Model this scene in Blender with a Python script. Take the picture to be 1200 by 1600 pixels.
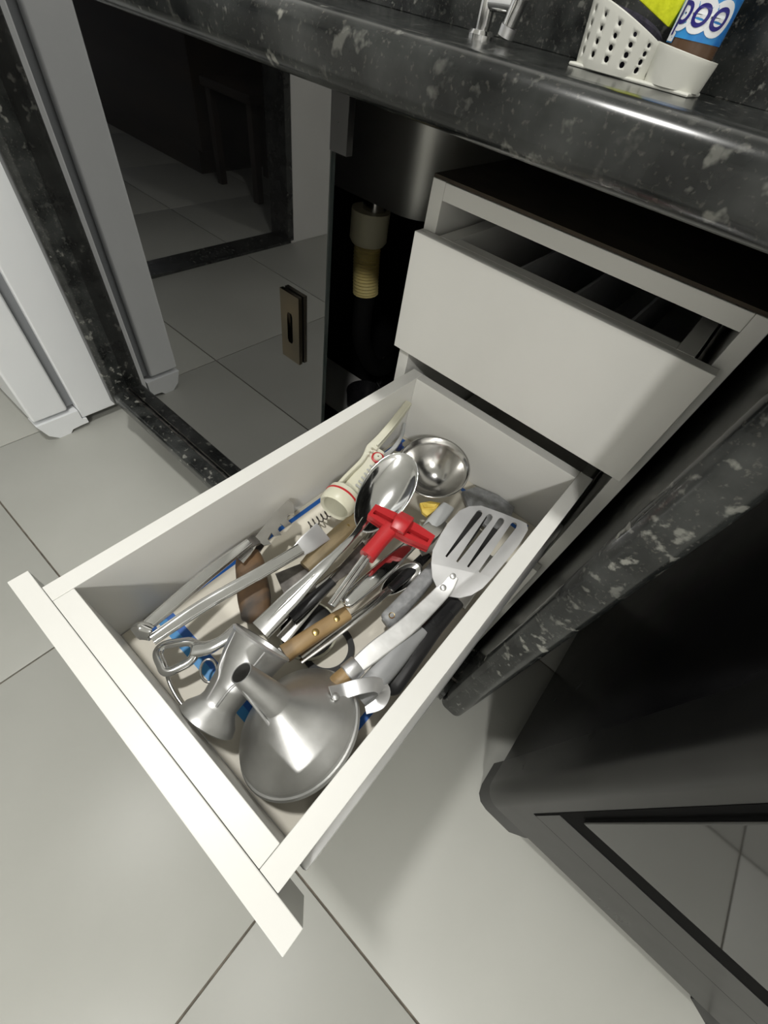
import bpy, bmesh, math, random
from mathutils import Vector, Matrix
random.seed(7)
for o in list(bpy.data.objects): bpy.data.objects.remove(o)
scene = bpy.context.scene
COL = scene.collection

# ------------------------------------------------------------------ camera, light, exposure
CAM = Vector((0.2795, -0.4257, 0.97)); FPX = 639.64; PX, PY = 591.06, 815.32
RX = Vector((0.74556416, 0.65173262, 0.13920733))     # image right
RY = Vector((0.59173094, -0.55129639, -0.58815541))   # image down
RZ = Vector((-0.30657557, 0.52088088, -0.79667718))   # view direction
cd = bpy.data.cameras.new('camera'); cam = bpy.data.objects.new('camera', cd); COL.objects.link(cam)
cam.matrix_world = Matrix((( RX.x, -RY.x, -RZ.x, CAM.x), (RX.y, -RY.y, -RZ.y, CAM.y), (RX.z, -RY.z, -RZ.z, CAM.z), (0, 0, 0, 1)))
cd.sensor_fit = 'VERTICAL'; cd.sensor_height = 24; cd.lens = FPX/1600*24
cd.shift_x = (600-PX)/1600; cd.shift_y = (PY-800)/1600; cd.clip_start = 0.01
scene.camera = cam
world = bpy.data.worlds.new('world'); scene.world = world; world.use_nodes = True
bg = world.node_tree.nodes['Background']; bg.inputs[0].default_value = (0.9, 0.93, 1, 1); bg.inputs[1].default_value = 0.25
LAMP = Vector((-0.22, -0.50, 2.50))
ld = bpy.data.lights.new('ceiling_light', 'AREA'); ld.shape = 'DISK'; ld.size = 0.13; ld.energy = 20.5; ld.color = (1, 0.985, 0.945)
lo = bpy.data.objects.new('ceiling_light', ld); COL.objects.link(lo); lo.location = LAMP
LAMP2 = Vector((1.35, -2.0, 2.50))
ld2 = ld.copy(); ld2.energy = 47; ld2.size = .2; lo2 = bpy.data.objects.new('ceiling_light', ld2); COL.objects.link(lo2); lo2.location = LAMP2
vs = scene.view_settings
vs.view_transform = 'Standard'; vs.look = 'None'; vs.exposure = 0.0; vs.gamma = 1; vs.use_curve_mapping = False

def ray(u, v):
    return RX*((u-PX)/FPX) + RY*((v-PY)/FPX) + RZ
def at(u, v, z):                      # pixel -> point at height z
    r = ray(u, v); return CAM + r*((z-CAM.z)/r.z)
def ay(u, v, y):                      # pixel -> point at depth y
    r = ray(u, v); return CAM + r*((y-CAM.y)/r.y)

# ------------------------------------------------------------------ materials
def mat(name, col, rough=0.5, metal=0.0, **kw):
    m = bpy.data.materials.new(name); m.use_nodes = True
    b = m.node_tree.nodes['Principled BSDF']
    b.inputs['Base Color'].default_value = (*col, 1); b.inputs['Roughness'].default_value = rough
    b.inputs['Metallic'].default_value = metal
    for k, v in kw.items(): b.inputs[k.replace('_', ' ')].default_value = v
    return m
def nodes(m):
    nt = m.node_tree; return nt, nt.nodes['Principled BSDF'], nt.nodes.new, nt.links.new
def noisy(m, scale, c0, c1, p0=.3, p1=.7, detail=4, stretch=None, rough=None, bump=0, bscale=None):
    nt, b, N, L = nodes(m)
    tc = N('ShaderNodeTexCoord'); src = tc.outputs['Object']
    if stretch:
        mp = N('ShaderNodeMapping'); mp.inputs['Scale'].default_value = stretch; L(src, mp.inputs[0]); src = mp.outputs[0]
    n = N('ShaderNodeTexNoise'); n.inputs['Scale'].default_value = scale; n.inputs['Detail'].default_value = detail; L(src, n.inputs['Vector'])
    r = N('ShaderNodeValToRGB'); r.color_ramp.elements[0].position = p0; r.color_ramp.elements[1].position = p1
    r.color_ramp.elements[0].color = (*c0, 1); r.color_ramp.elements[1].color = (*c1, 1)
    L(n.outputs[0], r.inputs[0]); L(r.outputs[0], b.inputs['Base Color'])
    if rough:
        q = N('ShaderNodeMapRange'); q.inputs[3].default_value, q.inputs[4].default_value = rough; L(n.outputs[0], q.inputs[0]); L(q.outputs[0], b.inputs['Roughness'])
    if bump:
        n2 = N('ShaderNodeTexNoise'); n2.inputs['Scale'].default_value = bscale or scale; L(src, n2.inputs['Vector'])
        bp = N('ShaderNodeBump'); bp.inputs['Strength'].default_value = bump; bp.inputs['Distance'].default_value = .001; L(n2.outputs[0], bp.inputs['Height']); L(bp.outputs[0], b.inputs['Normal'])
    return m
M = {}
M['mdf'] = noisy(mat('white_melamine', (.74, .735, .70), .32), 6, (.71, .705, .67), (.76, .755, .72), rough=(.3, .42))
M['mdf_raw'] = mat('raw_board_edge', (.62, .58, .50), .7)
M['tile'] = noisy(mat('porcelain_tile', (.5, .5, .45), .16), 2.2, (.40, .402, .368), (.455, .457, .422), rough=(.34, .50))
M['grout'] = noisy(mat('grout', (.17, .15, .12), .9), 60, (.13, .115, .095), (.24, .21, .17))
M['wall'] = noisy(mat('wall_paint', (.75, .74, .70), .6), 4, (.74, .735, .71), (.79, .785, .76))
M['ceil'] = mat('ceiling_paint', (.8, .8, .78), .8)
M['fridge'] = noisy(mat('fridge_enamel', (.86, .88, .89), .3), 3, (.84, .86, .875), (.88, .895, .905))
M['gasket'] = mat('grey_gasket', (.22, .23, .24), .6)
M['glass'] = mat('black_tinted_glass', (.004, .004, .004), .015, IOR=2.35)
M['glass_edge'] = mat('glass_edge', (.012, .018, .017), .15)
M['chrome'] = noisy(mat('chrome', (.78, .78, .78), .09, 1), 30, (.72, .72, .72), (.82, .82, .81), rough=(.05, .16))
M['steel'] = noisy(mat('stainless_steel', (.62, .61, .58), .2, 1), 40, (.55, .54, .52), (.66, .65, .63), rough=(.12, .28))
M['steel_dark'] = noisy(mat('old_carbon_steel', (.2, .19, .18), .35, 1), 50, (.09, .085, .08), (.3, .28, .26), rough=(.25, .5))
M['alu'] = noisy(mat('dull_aluminium', (.6, .6, .59), .36, 1), 28, (.54, .54, .53), (.70, .70, .69), rough=(.34, .52), bump=.12, bscale=90)
M['alu_bright'] = noisy(mat('bright_aluminium', (.78, .78, .79), .3, 1), 30, (.80, .80, .81), (.88, .88, .89), rough=(.36, .5))
M['brass'] = mat('brass', (.62, .45, .18), .3, 1)
M['gold'] = noisy(mat('gilt_steel', (.12, .1, .08), .12, 1), 20, (.09, .08, .062), (.13, .105, .072), rough=(.08, .2))
M['red'] = mat('red_plastic', (.46, .022, .026), .34)
M['cream'] = noisy(mat('cream_plastic', (.66, .65, .53), .38), 12, (.60, .585, .45), (.70, .69, .58))
M['cream_wall'] = noisy(mat('pale_plastic', (.66, .66, .60), .4), 5, (.63, .63, .57), (.69, .69, .63))
M['yellow'] = noisy(mat('yellow_plastic', (.75, .55, .10), .5), 90, (.55, .38, .06), (.80, .60, .14))
M['sponge'] = noisy(mat('yellow_sponge', (.80, .85, .02), .9), 160, (.66, .72, .01), (.85, .9, .03), bump=.6)
M['scour'] = noisy(mat('scouring_pad_fill', (.02, .018, .03), .95), 200, (.01, .01, .015), (.035, .03, .05), bump=.8)
M['void'] = mat('matt_black', (.004, .004, .004), .8, Specular_IOR_Level=.1)
M['hardboard'] = noisy(mat('brown_hardboard', (.05, .035, .022), .8), 30, (.035, .026, .017), (.06, .044, .028))
M['black'] = noisy(mat('black_plastic', (.012, .012, .013), .28), 20, (.009, .009, .01), (.02, .02, .021), rough=(.2, .36))
M['black_enamel'] = noisy(mat('black_enamel', (.006, .006, .007), .22, Specular_IOR_Level=.35), 9, (.006, .006, .007), (.016, .016, .017), rough=(.17, .32))
M['stove_grey'] = noisy(mat('dark_grey_plastic', (.014, .014, .014), .3, IOR=1.55), 14, (.011, .011, .011), (.018, .018, .0175), rough=(.24, .36))
M['oven_glass'] = mat('oven_glass', (.008, .008, .008), .05, IOR=1.9)
M['rubber'] = mat('black_rubber', (.02, .02, .02), .6)
M['foot_grey'] = mat('grey_foot_plastic', (.055, .055, .054), .5)
M['sink'] = mat('satin_steel', (.5, .5, .48), .42, 1)
M['grey'] = noisy(mat('grey_plastic', (.26, .265, .27), .42), 160, (.20, .205, .21), (.31, .315, .32), bump=.3)
M['grey_lt'] = noisy(mat('light_grey_plastic', (.42, .43, .43), .38), 20, (.38, .39, .39), (.47, .48, .48))
M['grey_pale'] = noisy(mat('worn_grey_plastic', (.33, .335, .34), .4), 20, (.29, .295, .30), (.38, .385, .39))
M['wood_old'] = noisy(mat('old_brown_wood', (.1, .07, .04), .6), 45, (.045, .038, .032), (.20, .105, .04), .38, .74, stretch=(1, .35, 1), bump=.35, bscale=150)
M['wood_olive'] = noisy(mat('olive_wood', (.2, .15, .08), .55), 60, (.10, .075, .035), (.28, .21, .11), stretch=(1, .25, 1), bump=.3, bscale=150)
M['wood_tan'] = noisy(mat('tan_wood', (.38, .23, .10), .5), 60, (.22, .135, .055), (.37, .25, .115), stretch=(1, .3, 1), bump=.25, bscale=150)
M['liner'] = noisy(mat('drawer_liner', (.72, .68, .58), .5), 9, (.66, .62, .52), (.76, .72, .63))
M['blue'] = mat('blue_print', (.015, .13, .50), .45)
M['blue_lt'] = mat('light_blue_print', (.05, .30, .66), .45)
M['blue_dk'] = mat('dark_blue_plastic', (.01, .03, .16), .35)
M['label_blue'] = noisy(mat('blue_label', (.02, .22, .62), .3), 40, (.01, .14, .52), (.05, .36, .76))
M['navy'] = mat('navy_print', (.02, .015, .20), .35)
M['white'] = mat('white_print', (.85, .87, .9), .35)
M['bottle'] = mat('dark_bottle', (.10, .055, .03), .25)
M['hose'] = noisy(mat('yellowed_hose', (.45, .36, .12), .45), 8, (.40, .30, .08), (.48, .42, .2))
M['cuff'] = mat('cream_cuff', (.50, .47, .33), .45)
M['darkwood'] = noisy(mat('dark_furniture', (.03, .02, .014), .5), 6, (.014, .01, .008), (.05, .034, .022), stretch=(.2, 1, 1))
M['emit'] = mat('lamp_diffuser', (.9, .9, .88), .5)
eb = M['emit'].node_tree.nodes['Principled BSDF']; eb.inputs['Emission Color'].default_value = (1, 1, .98, 1); eb.inputs['Emission Strength'].default_value = 2
def granite():
    m = mat('black_granite', (.01, .01, .01), .2); nt, b, N, L = nodes(m)
    tc = N('ShaderNodeTexCoord')
    def noise(s, d, off=(0, 0, 0)):
        mp = N('ShaderNodeMapping'); mp.inputs['Location'].default_value = off; L(tc.outputs['Object'], mp.inputs[0])
        n = N('ShaderNodeTexNoise'); n.inputs['Scale'].default_value = s; n.inputs['Detail'].default_value = d; L(mp.outputs[0], n.inputs['Vector']); return n.outputs[0]
    def ramp(src, p0, p1, c0, c1):
        r = N('ShaderNodeValToRGB'); r.color_ramp.elements[0].position = p0; r.color_ramp.elements[1].position = p1
        r.color_ramp.elements[0].color = (*c0, 1); r.color_ramp.elements[1].color = (*c1, 1); L(src, r.inputs[0]); return r.outputs[0]
    base = ramp(noise(22, 5), .35, .75, (.006, .007, .007), (.045, .048, .046))
    blot = ramp(noise(75, 3, (3, 1, 7)), .60, .69, (0, 0, 0), (1, 1, 1))
    zone = ramp(noise(9, 2, (9, 4, 2)), .40, .62, (.12, .12, .12), (1, 1, 1))
    fine = ramp(noise(300, 2, (1, 8, 3)), .60, .75, (0, 0, 0), (.045, .042, .036))
    mu = N('ShaderNodeMath'); mu.operation = 'MULTIPLY'; L(blot, mu.inputs[0]); L(zone, mu.inputs[1])
    mx = N('ShaderNodeMixRGB'); L(mu.outputs[0], mx.inputs[0]); L(base, mx.inputs[1]); mx.inputs[2].default_value = (.24, .24, .215, 1)
    ad = N('ShaderNodeMixRGB'); ad.blend_type = 'ADD'; ad.inputs[0].default_value = 1; L(mx.outputs[0], ad.inputs[1]); L(fine, ad.inputs[2])
    L(ad.outputs[0], b.inputs['Base Color']); return m
M['granite'] = granite()

# ------------------------------------------------------------------ object helpers
def link(o, parent=None):
    COL.objects.link(o)
    if parent is not None:
        o.parent = parent
        if parent.matrix_basis != Matrix(): o.matrix_parent_inverse = parent.matrix_basis.inverted()
    return o
def tag(o, label, cat, group=None, kind=None):
    o['label'] = label; o['category'] = cat
    if group: o['group'] = group
    if kind: o['kind'] = kind
    return o
def thing(name, label, cat, loc=(0, 0, 0), group=None, kind=None):
    o = bpy.data.objects.new(name, None); o.empty_display_size = .02; o.location = loc; COL.objects.link(o)
    return tag(o, label, cat, group, kind)
def mesh(name, verts, faces, m, parent=None, smooth=False, label=None):
    me = bpy.data.meshes.new(name); me.from_pydata([tuple(v) for v in verts], [], faces); me.update()
    bm = bmesh.new(); bm.from_mesh(me); bmesh.ops.recalc_face_normals(bm, faces=bm.faces); bm.to_mesh(me); bm.free()
    if smooth is True:
        for p in me.polygons: p.use_smooth = True
    elif smooth: me.shade_smooth_by_angle(smooth) if hasattr(me, 'shade_smooth_by_angle') else None
    if m: me.materials.append(M[m] if isinstance(m, str) else m)
    o = bpy.data.objects.new(name, me); link(o, parent)
    if smooth and smooth is not True:
        for p in me.polygons: p.use_smooth = True
        try: me.set_sharp_from_angle(angle=smooth)
        except Exception: pass
    if label: o['label'] = label
    return o
def fin(bm, name, m, parent=None, smooth=None, label=None):
    bmesh.ops.recalc_face_normals(bm, faces=bm.faces)
    me = bpy.data.meshes.new(name); bm.to_mesh(me); bm.free()
    me.materials.append(M[m] if isinstance(m, str) else m)
    if smooth:
        for p in me.polygons: p.use_smooth = True
        if smooth is not True: me.set_sharp_from_angle(angle=smooth)
    o = bpy.data.objects.new(name, me); link(o, parent)
    if label: o['label'] = label
    return o
def bmbox(bm, lo_, hi, bev=0, seg=2):
    r = bmesh.ops.create_cube(bm, size=1); vs_ = r['verts']
    for v in vs_:
        v.co = Vector([(lo_[i]+hi[i])/2 + v.co[i]*(hi[i]-lo_[i]) for i in range(3)])
    if bev:
        es = list({e for v in vs_ for e in v.link_edges})
        bmesh.ops.bevel(bm, geom=es, offset=bev, segments=seg, profile=.5, affect='EDGES')
    return bm
def box(name, lo_, hi, m, parent=None, bev=.0006, seg=2, label=None):
    bm = bmesh.new(); bmbox(bm, lo_, hi, bev, seg)
    return fin(bm, name, m, parent, None, label)
def wnorm(o):
    md = o.modifiers.new('weighted_normal', 'WEIGHTED_NORMAL'); md.keep_sharp = True; return o
def frame(ax, up=Vector((0, 0, 1))):
    ax = ax.normalized()
    if abs(ax.dot(up)) > .98: up = Vector((0, 1, 0))
    s = ax.cross(up).normalized(); return ax, s, s.cross(ax).normalized()
def lathe(name, prof, o, ax, m, parent=None, seg=40, smooth=math.radians(35), cap=False, up=Vector((0, 0, 1)), sx=1, sy=1, label=None):
    ax, s, u = frame(Vector(ax), up); o = Vector(o); V = []; F = []
    for r, h in prof:
        for k in range(seg):
            a = 2*math.pi*k/seg; V.append(o + ax*h + s*(r*sx*math.cos(a)) + u*(r*sy*math.sin(a)))
    for i in range(len(prof)-1):
        for k in range(seg):
            F.append((i*seg+k, i*seg+(k+1) % seg, (i+1)*seg+(k+1) % seg, (i+1)*seg+k))
    if cap:
        F.append(tuple(range(seg))); F.append(tuple(range((len(prof)-1)*seg, len(prof)*seg)))
    return mesh(name, V, F, m, parent, smooth, label)
def section(kind, n=14):
    if kind == 'round': return [(math.cos(2*math.pi*k/n), math.sin(2*math.pi*k/n)) for k in range(n)]
    e = {'soft': .62, 'flat': .22, 'oval': 1.0}[kind]; out = []
    for k in range(n):
        a = 2*math.pi*(k+.5)/n; c, s = math.cos(a), math.sin(a)
        out.append((math.copysign(abs(c)**e, c), math.copysign(abs(s)**e, s)))
    return out
def smoothpts(P, W, sub=6):
    if len(P) < 3: sub = max(sub, 4)
    out = []; ow = []; n = len(P)
    for i in range(n-1):
        p0 = P[max(i-1, 0)]; p1 = P[i]; p2 = P[i+1]; p3 = P[min(i+2, n-1)]
        for k in range(sub):
            t = k/sub
            out.append(.5*((2*p1)+(p2-p0)*t+(2*p0-5*p1+4*p2-p3)*t*t+(3*p1-p0-3*p2+p3)*t**3))
            tt = t*t*(3-2*t); ow.append(tuple(W[i][j]*(1-tt)+W[i+1][j]*tt for j in range(len(W[0]))))
    out.append(P[-1]); ow.append(W[-1]); return out, ow
def bar(name, pts, wt, m, parent=None, kind='soft', sub=6, n=14, tilt=0, label=None, cap=True, closed=False):
    """sweep; pts Vectors, wt = (width, thickness) or list"""
    P = [Vector(p) for p in pts]
    W = wt if isinstance(wt, list) else [wt]*len(P)
    if closed: Q, QW = P, W
    else: Q, QW = smoothpts(P, W, sub)
    S = section(kind, n); V = []; F = []; k = len(Q)
    for i, p in enumerate(Q):
        if closed: t = Q[(i+1) % k]-Q[i-1]
        else: t = Q[min(i+1, k-1)]-Q[max(i-1, 0)]
        ax, s, u = frame(t)
        if tilt:
            s, u = s*math.cos(tilt)+u*math.sin(tilt), u*math.cos(tilt)-s*math.sin(tilt)
        for a, b in S: V.append(p + s*(a*QW[i][0]/2) + u*(b*QW[i][1]/2))
    for i in range(k if closed else k-1):
        j = (i+1) % k
        for q in range(n): F.append((i*n+q, i*n+(q+1) % n, j*n+(q+1) % n, j*n+q))
    if cap and not closed: F.append(tuple(range(n))); F.append(tuple(range((k-1)*n, k*n)))
    return mesh(name, V, F, m, parent, math.radians(50), label)
def rod(name, pts, r, m, parent=None, sub=8, n=10, closed=False, label=None):
    R = r if isinstance(r, list) else [r]*len(pts)
    return bar(name, pts, [(2*x, 2*x) for x in R], m, parent, 'round', sub, n, closed=closed, label=label)
def plate(name, outline, th, m, parent=None, holes=(), nrm=None, bev=0, label=None):
    """flat plate from a 3-D outline, thickness th downwards along the normal"""
    bm = bmesh.new(); P = [Vector(p) for p in outline]
    if nrm is None:
        nrm = Vector((0, 0, 0))
        for i in range(len(P)): nrm += (P[i]-P[0]).cross(P[(i+1) % len(P)]-P[0])
        nrm.normalize()
        if nrm.z < 0: nrm = -nrm
    E = []
    for lp in [P]+[[Vector(q) for q in h] for h in holes]:
        vs_ = [bm.verts.new(p) for p in lp]
        E += [bm.edges.new((vs_[i], vs_[(i+1) % len(vs_)])) for i in range(len(vs_))]
    bmesh.ops.triangle_fill(bm, use_beauty=True, use_dissolve=False, edges=E)
    g = bmesh.ops.extrude_face_region(bm, geom=bm.faces[:])
    for v in [v for v in g['geom'] if isinstance(v, bmesh.types.BMVert)]: v.co -= nrm*th
    return fin(bm, name, m, parent, math.radians(30), label)
def disc(name, c, r, h, ax, m, parent=None, seg=16, dome=.3, label=None):
    return lathe(name, [(r*.02, h), (r*.5, h*(1-dome*.25)), (r*.85, h*(1-dome)), (r, h*.35), (r, -h*.4)], c, ax, m, parent, seg, True, label=label)
def copy_tree(o, parent=None):
    c = o.copy(); COL.objects.link(c)
    if parent is not None: c.parent = parent
    for ch in o.children: copy_tree(ch, c)
    return c

# ------------------------------------------------------------------ room
TS = 0.67; TX0 = -1.0288; TY0 = -0.4849; G = .0035
XL, XR, YB, YF, H = -1.70, 2.10, .50, -2.60, 2.55
floor = box('floor', (-5.0, -3.2, -.06), (XR+.1, YB+.1, -.004), 'grout', bev=0)
tag(floor, 'greige polished porcelain tile floor with dark grout lines', 'floor', kind='structure')
bm = bmesh.new(); bmbox(bm, (-TS/2+G/2, -TS/2+G/2, -.004), (TS/2-G/2, TS/2-G/2, 0), .0012, 2)
t0 = fin(bm, 'tile', 'tile', floor, math.radians(40)); first = True
for i in range(-6, 5):
    for j in range(-4, 2):
        cx, cy = TX0+(i+.5)*TS, TY0+(j+.5)*TS
        if cx > XR+.1 or cy > YB+.2: continue
        t = t0 if first else t0.copy()
        if not first: COL.objects.link(t)
        first = False; t.location = (cx, cy, 0)
tag(box('wall_back', (-5.0, YB, -.06), (XR+.1, YB+.12, H), 'wall', bev=0), 'plain pale wall behind the sink counter', 'wall', kind='structure')
tag(box('wall_right', (XR, YF, -.06), (XR+.12, YB, H), 'wall', bev=0), 'plain pale kitchen wall beyond the black stove', 'wall', kind='structure')
tag(box('wall_front', (-5.0, -3.2, -.06), (XR+.12, -3.08, H), 'wall', bev=0), 'plain pale wall on the far side of the kitchen', 'wall', kind='structure')
# wall with doorway at the left: solid for y<-1.46 and a stub towards the back
wl = box('wall_left', (XL-.13, -3.08, 0), (XL, -1.46, H), 'wall', bev=0)
tag(wl, 'pale kitchen wall with a doorway beside the white fridge', 'wall', kind='structure')
box('stub', (XL-.13, -.38, 0), (XL, YB, H), 'wall', wl, bev=0)
box('lintel', (XL-.13, -1.46, 2.1), (XL, -.38, H), 'wall', wl, bev=0)
tr = box('trim_1', (XL-.135, -1.46, .0), (XL+.003, -.38, .012), 'granite'); tag(tr, 'black granite threshold across the doorway floor', 'threshold', kind='structure')
tr = box('trim_2', (XL-.135, -1.478, .012), (XL+.004, -1.44, 2.1), 'granite'); tag(tr, 'black granite door jamb beside the doorway', 'door jamb', kind='structure')
tag(box('ceiling', (-5.0, -3.2, H), (XR+.12, YB+.12, H+.1), 'ceil', bev=0), 'plain white kitchen ceiling with a round lamp', 'ceiling', kind='structure')
for lp, lb_ in ((LAMP, 'round white ceiling lamp above the open drawer'), (LAMP2, 'round white ceiling lamp in the middle of the kitchen ceiling')):
    lamp = thing('ceiling_lamp', lb_, 'lamp', (lp.x, lp.y, H))
    lathe('lamp_rim', [(.17, 0), (.17, -.03), (.155, -.034), (.155, -.02)], (lp.x, lp.y, H), (0, 0, 1), 'ceil', lamp)
    lathe('diffuser', [(.15, -.018), (.10, -.03), (.04, -.036), (.001, -.037)], (lp.x, lp.y, H), (0, 0, 1), 'emit', lamp)
# dark furniture in the next room (seen in the glass door)
sb = thing('sideboard', 'dark wooden sideboard beyond the doorway, mirrored in the glass door', 'sideboard', (-3.3, -2.1, 0))
box('body', (-4.3, -2.6, .12), (-2.75, -1.66, .80), 'darkwood', sb, .004)
box('top', (-4.34, -2.62, .80), (-2.71, -1.62, .84), 'darkwood', sb, .004)
box('plinth', (-4.26, -2.56, 0), (-2.79, -1.66, .12), 'darkwood', sb, .002)
ch = thing('wooden_chair', 'dark wooden chair beside the sideboard, mirrored in the glass door', 'chair', (-2.4, -1.85, 0))
for x in (-2.60, -2.24):
    for y in (-2.05, -1.68): box('leg', (x-.022, y-.022, 0), (x+.022, y+.022, .44), 'darkwood', ch, .003)
box('seat', (-2.64, -2.09, .44), (-2.20, -1.64, .48), 'darkwood', ch, .008)
for x in (-2.60, -2.24): box('back_post', (x-.02, -2.07, .48), (x+.02, -2.03, .95), 'darkwood', ch, .003)
for z in (.60, .74, .88): box('back_slat', (-2.58, -2.06, z), (-2.26, -2.04, z+.06), 'darkwood', ch, .003)

# ------------------------------------------------------------------ fridge
fr = thing('refrigerator', 'white enamel refrigerator standing beside the black granite side panel', 'refrigerator', (-1.3, .1, 0))
FX = -.97
box('body', (-1.64, -.188, .03), (FX, .44, 1.68), 'fridge', fr, .004, 2)
box('gasket', (-1.625, -.212, .075), (FX-.014, -.186, 1.66), 'gasket', fr, .001)
bm = bmesh.new(); bmbox(bm, (-1.64, -.305, .072), (FX, -.210, 1.68), .007, 3); wnorm(fin(bm, 'door', 'fridge', fr, True))
plate('hinge_cover', [(FX+.004, y, z) for y, z in ((-.305, .062), (-.19, .062), (-.19, .03), (-.178, .028), (-.178, .012), (-.20, .012), (-.226, .010), (-.236, 0), (-.268, 0), (-.29, .02))], .05, 'fridge', fr, nrm=Vector((1, 0, 0)))
for x in (-1.58, -1.05): lathe('foot', [(.0, 0), (.018, 0), (.018, .02), (.012, .03)], (x, .38, 0), (0, 0, 1), 'rubber', fr, 14)

# ------------------------------------------------------------------ granite counter
PXL, PXR = -.83, .376
cn = thing('sink_counter', 'speckled black granite sink counter with side panels and rounded raised front edge', 'counter', (-.2, .15, 0))
box('worktop', (-.86, -.10, .9146), (1.9 if False else .46, YB-.002, .930), 'granite', cn, .001)
# front edge: rounded bar, raised above the slab
prof = []
y0, y1, z0, z1, r = -.140, -.094, .9145, .9505, .014
for cy, cz, a0 in ((y0+r, z1-r, 90), (y0+r, z0+r*.8, 180)):
    for k in range(7):
        a = math.radians(a0+k*15); prof.append((cy+r*math.cos(a), cz+(r if a0 == 90 else r*.8)*math.sin(a)))
prof += [(y1, z0), (y1, z1-.006), (y1-.004, z1-.001)]
V = []; F = []; n = len(prof)
for x in (-.86, .46): V += [(x, y, z) for y, z in prof]
F = [(i, (i+1) % n, n+(i+1) % n, n+i) for i in range(n)] + [tuple(range(n)), tuple(range(n, 2*n))]
wnorm(mesh('front_edge', V, F, 'granite', cn, math.radians(40)))
bsp = box('backsplash', (-.86, YB-.022, .930), (.46, YB-.002, 1.5), 'granite', cn, .001)
# side panels with rounded front edges
def gpanel(x0, x1):
    pr = []; r = .015; yf = -.125
    for cx, a0 in ((x0+r, 180), (x1-r, 270)):
        for k in range(7):
            a = math.radians(a0+k*15); pr.append((cx+r*math.cos(a), yf+r+r*math.sin(a)))
    pr += [(x1, YB-.002), (x0, YB-.002)]
    n = len(pr); V = [(x, y, .140) for x, y in pr]+[(x, y, .9143) for x, y in pr]
    F = [(i, (i+1) % n, n+(i+1) % n, n+i) for i in range(n)]+[tuple(range(n)), tuple(range(n, 2*n))]
    return wnorm(mesh('side_panel', V, F, 'granite', cn, math.radians(40)))
gpanel(-.862, -.815)
gpanel(.331, .378)
base = cn
pr = []; r = .008
for cz, a0 in ((.168, 90), (.148, 180)):
    for k in range(5):
        a = math.radians(a0+k*22.5); pr.append((-.115+r*math.cos(a), cz+r*math.sin(a)))
pr += [(.31, .140), (.31, .176)]; n = len(pr)
V = [(-.8145, y, z) for y, z in pr]+[(.3305, y, z) for y, z in pr]
bs_ = mesh('base_slab', V, [(i, (i+1) % n, n+(i+1) % n, n+i) for i in range(n)]+[tuple(range(n)), tuple(range(n, 2*n))], 'granite', base, math.radians(40)); wnorm(bs_)
box('plinth', (-.81, .05, 0), (.36, .28, .1398), 'granite', base, .001)
box('track', (-.8145, -.0865, .1761), (.3305, -.0825, .1795), 'steel_dark', base, .0003)
sh = box('cupboard_floor', (-.8145, .3105, .14), (-.005, YB-.012, .172), 'mdf', base, .001)
box('cupboard_back', (-.8145, YB-.011, .14), (.3305, YB-.003, .9140), 'void', base, 0)
# glass sliding door
dr = thing('sliding_glass_door', 'black mirror glass sliding door with a small metal handle plate', 'door', (-.4, -.09, .2))
box('pane', (-.8140, -.080, .180), (-.0610, -.074, .9125), 'glass', dr, .0004)
box('glass_edge', (-.0608, -.0799, .180), (-.0600, -.0741, .9125), 'glass_edge', dr, 0)
hx0, hx1, hz0, hz1, hy = -.1320, -.0985, .6355, .7240, -.0870
cxh = (hx0+hx1)/2
sl = [(cxh+a, hy, b) for a, b in ((-.003, .660), (.003, .660), (.005, .664), (.005, .696), (.003, .700), (-.003, .700), (-.005, .696), (-.005, .664))]
hp = plate('handle', [(hx0, hy, hz0), (hx1, hy, hz0), (hx1, hy, hz1), (hx0, hy, hz1)], .0055, 'gold', dr, [sl], Vector((0, -1, 0)), label='gilt rectangular handle plate with a slot')
for z in (.647, .713): box('foot', (cxh-.006, hy+.0055, z-.004), (cxh+.006, -.0803, z+.004), 'steel_dark', hp, .0003)
tk = thing('door_track', 'short black rail with a grey end stop under the worktop edge', 'track', (-.2, -.09, .9))
box('rail', (-.0590, -.084, .9085), (.3305, -.070, .9143), 'void', tk, .0005)
box('end_stop', (-.0585, -.084, .869), (-.038, -.076, .9084), 'stove_grey', tk, .0005)

# sink, faucet, trap, pot
sk = thing('sink_bowl', 'stainless steel sink bowl hanging under the granite worktop', 'sink', (-.22, .2, .8))
V = []; F = []; seg = 32
def rr(cx, cy, hw, hd, rad, z):
    out = []
    for qx, qy, a0 in ((1, 1, 0), (-1, 1, 90), (-1, -1, 180), (1, -1, 270)):
        for k in range(8):
            a = math.radians(a0+k*90/7); out.append(Vector((cx+qx*(hw-rad)+rad*math.cos(a), cy+qy*(hd-rad)+rad*math.sin(a), z)))
    return out
for hw, hd, rad, z in ((.215, .155, .05, .9140), (.205, .145, .05, .9140), (.20, .14, .05, .82), (.185, .125, .05, .785), (.10, .07, .05, .778), (.03, .03, .029, .776)):
    V += rr(-.24, .21, hw, hd, rad, z)
for i in range(5):
    for k in range(32): F.append((i*32+k, i*32+(k+1) % 32, (i+1)*32+(k+1) % 32, (i+1)*32+k))
bowl = mesh('bowl', V, F, 'sink', sk, math.radians(50))
lathe('drain', [(.032, .776), (.032, .76), (.020, .755), (.020, .7335)], (-.24, .21, 0), (0, 0, 1), 'steel', sk, 24)
tp = thing('drain_hose', 'yellowed corrugated drain hose hanging below the sink bowl', 'hose', (-.24, .21, .6))
lathe('cuff', [(.0, .733), (.0325, .733), (.0325, .690), (.0285, .684), (.020, .684)], (-.243, .205, 0), (0, 0, 1), 'cuff', tp, 24)
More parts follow.
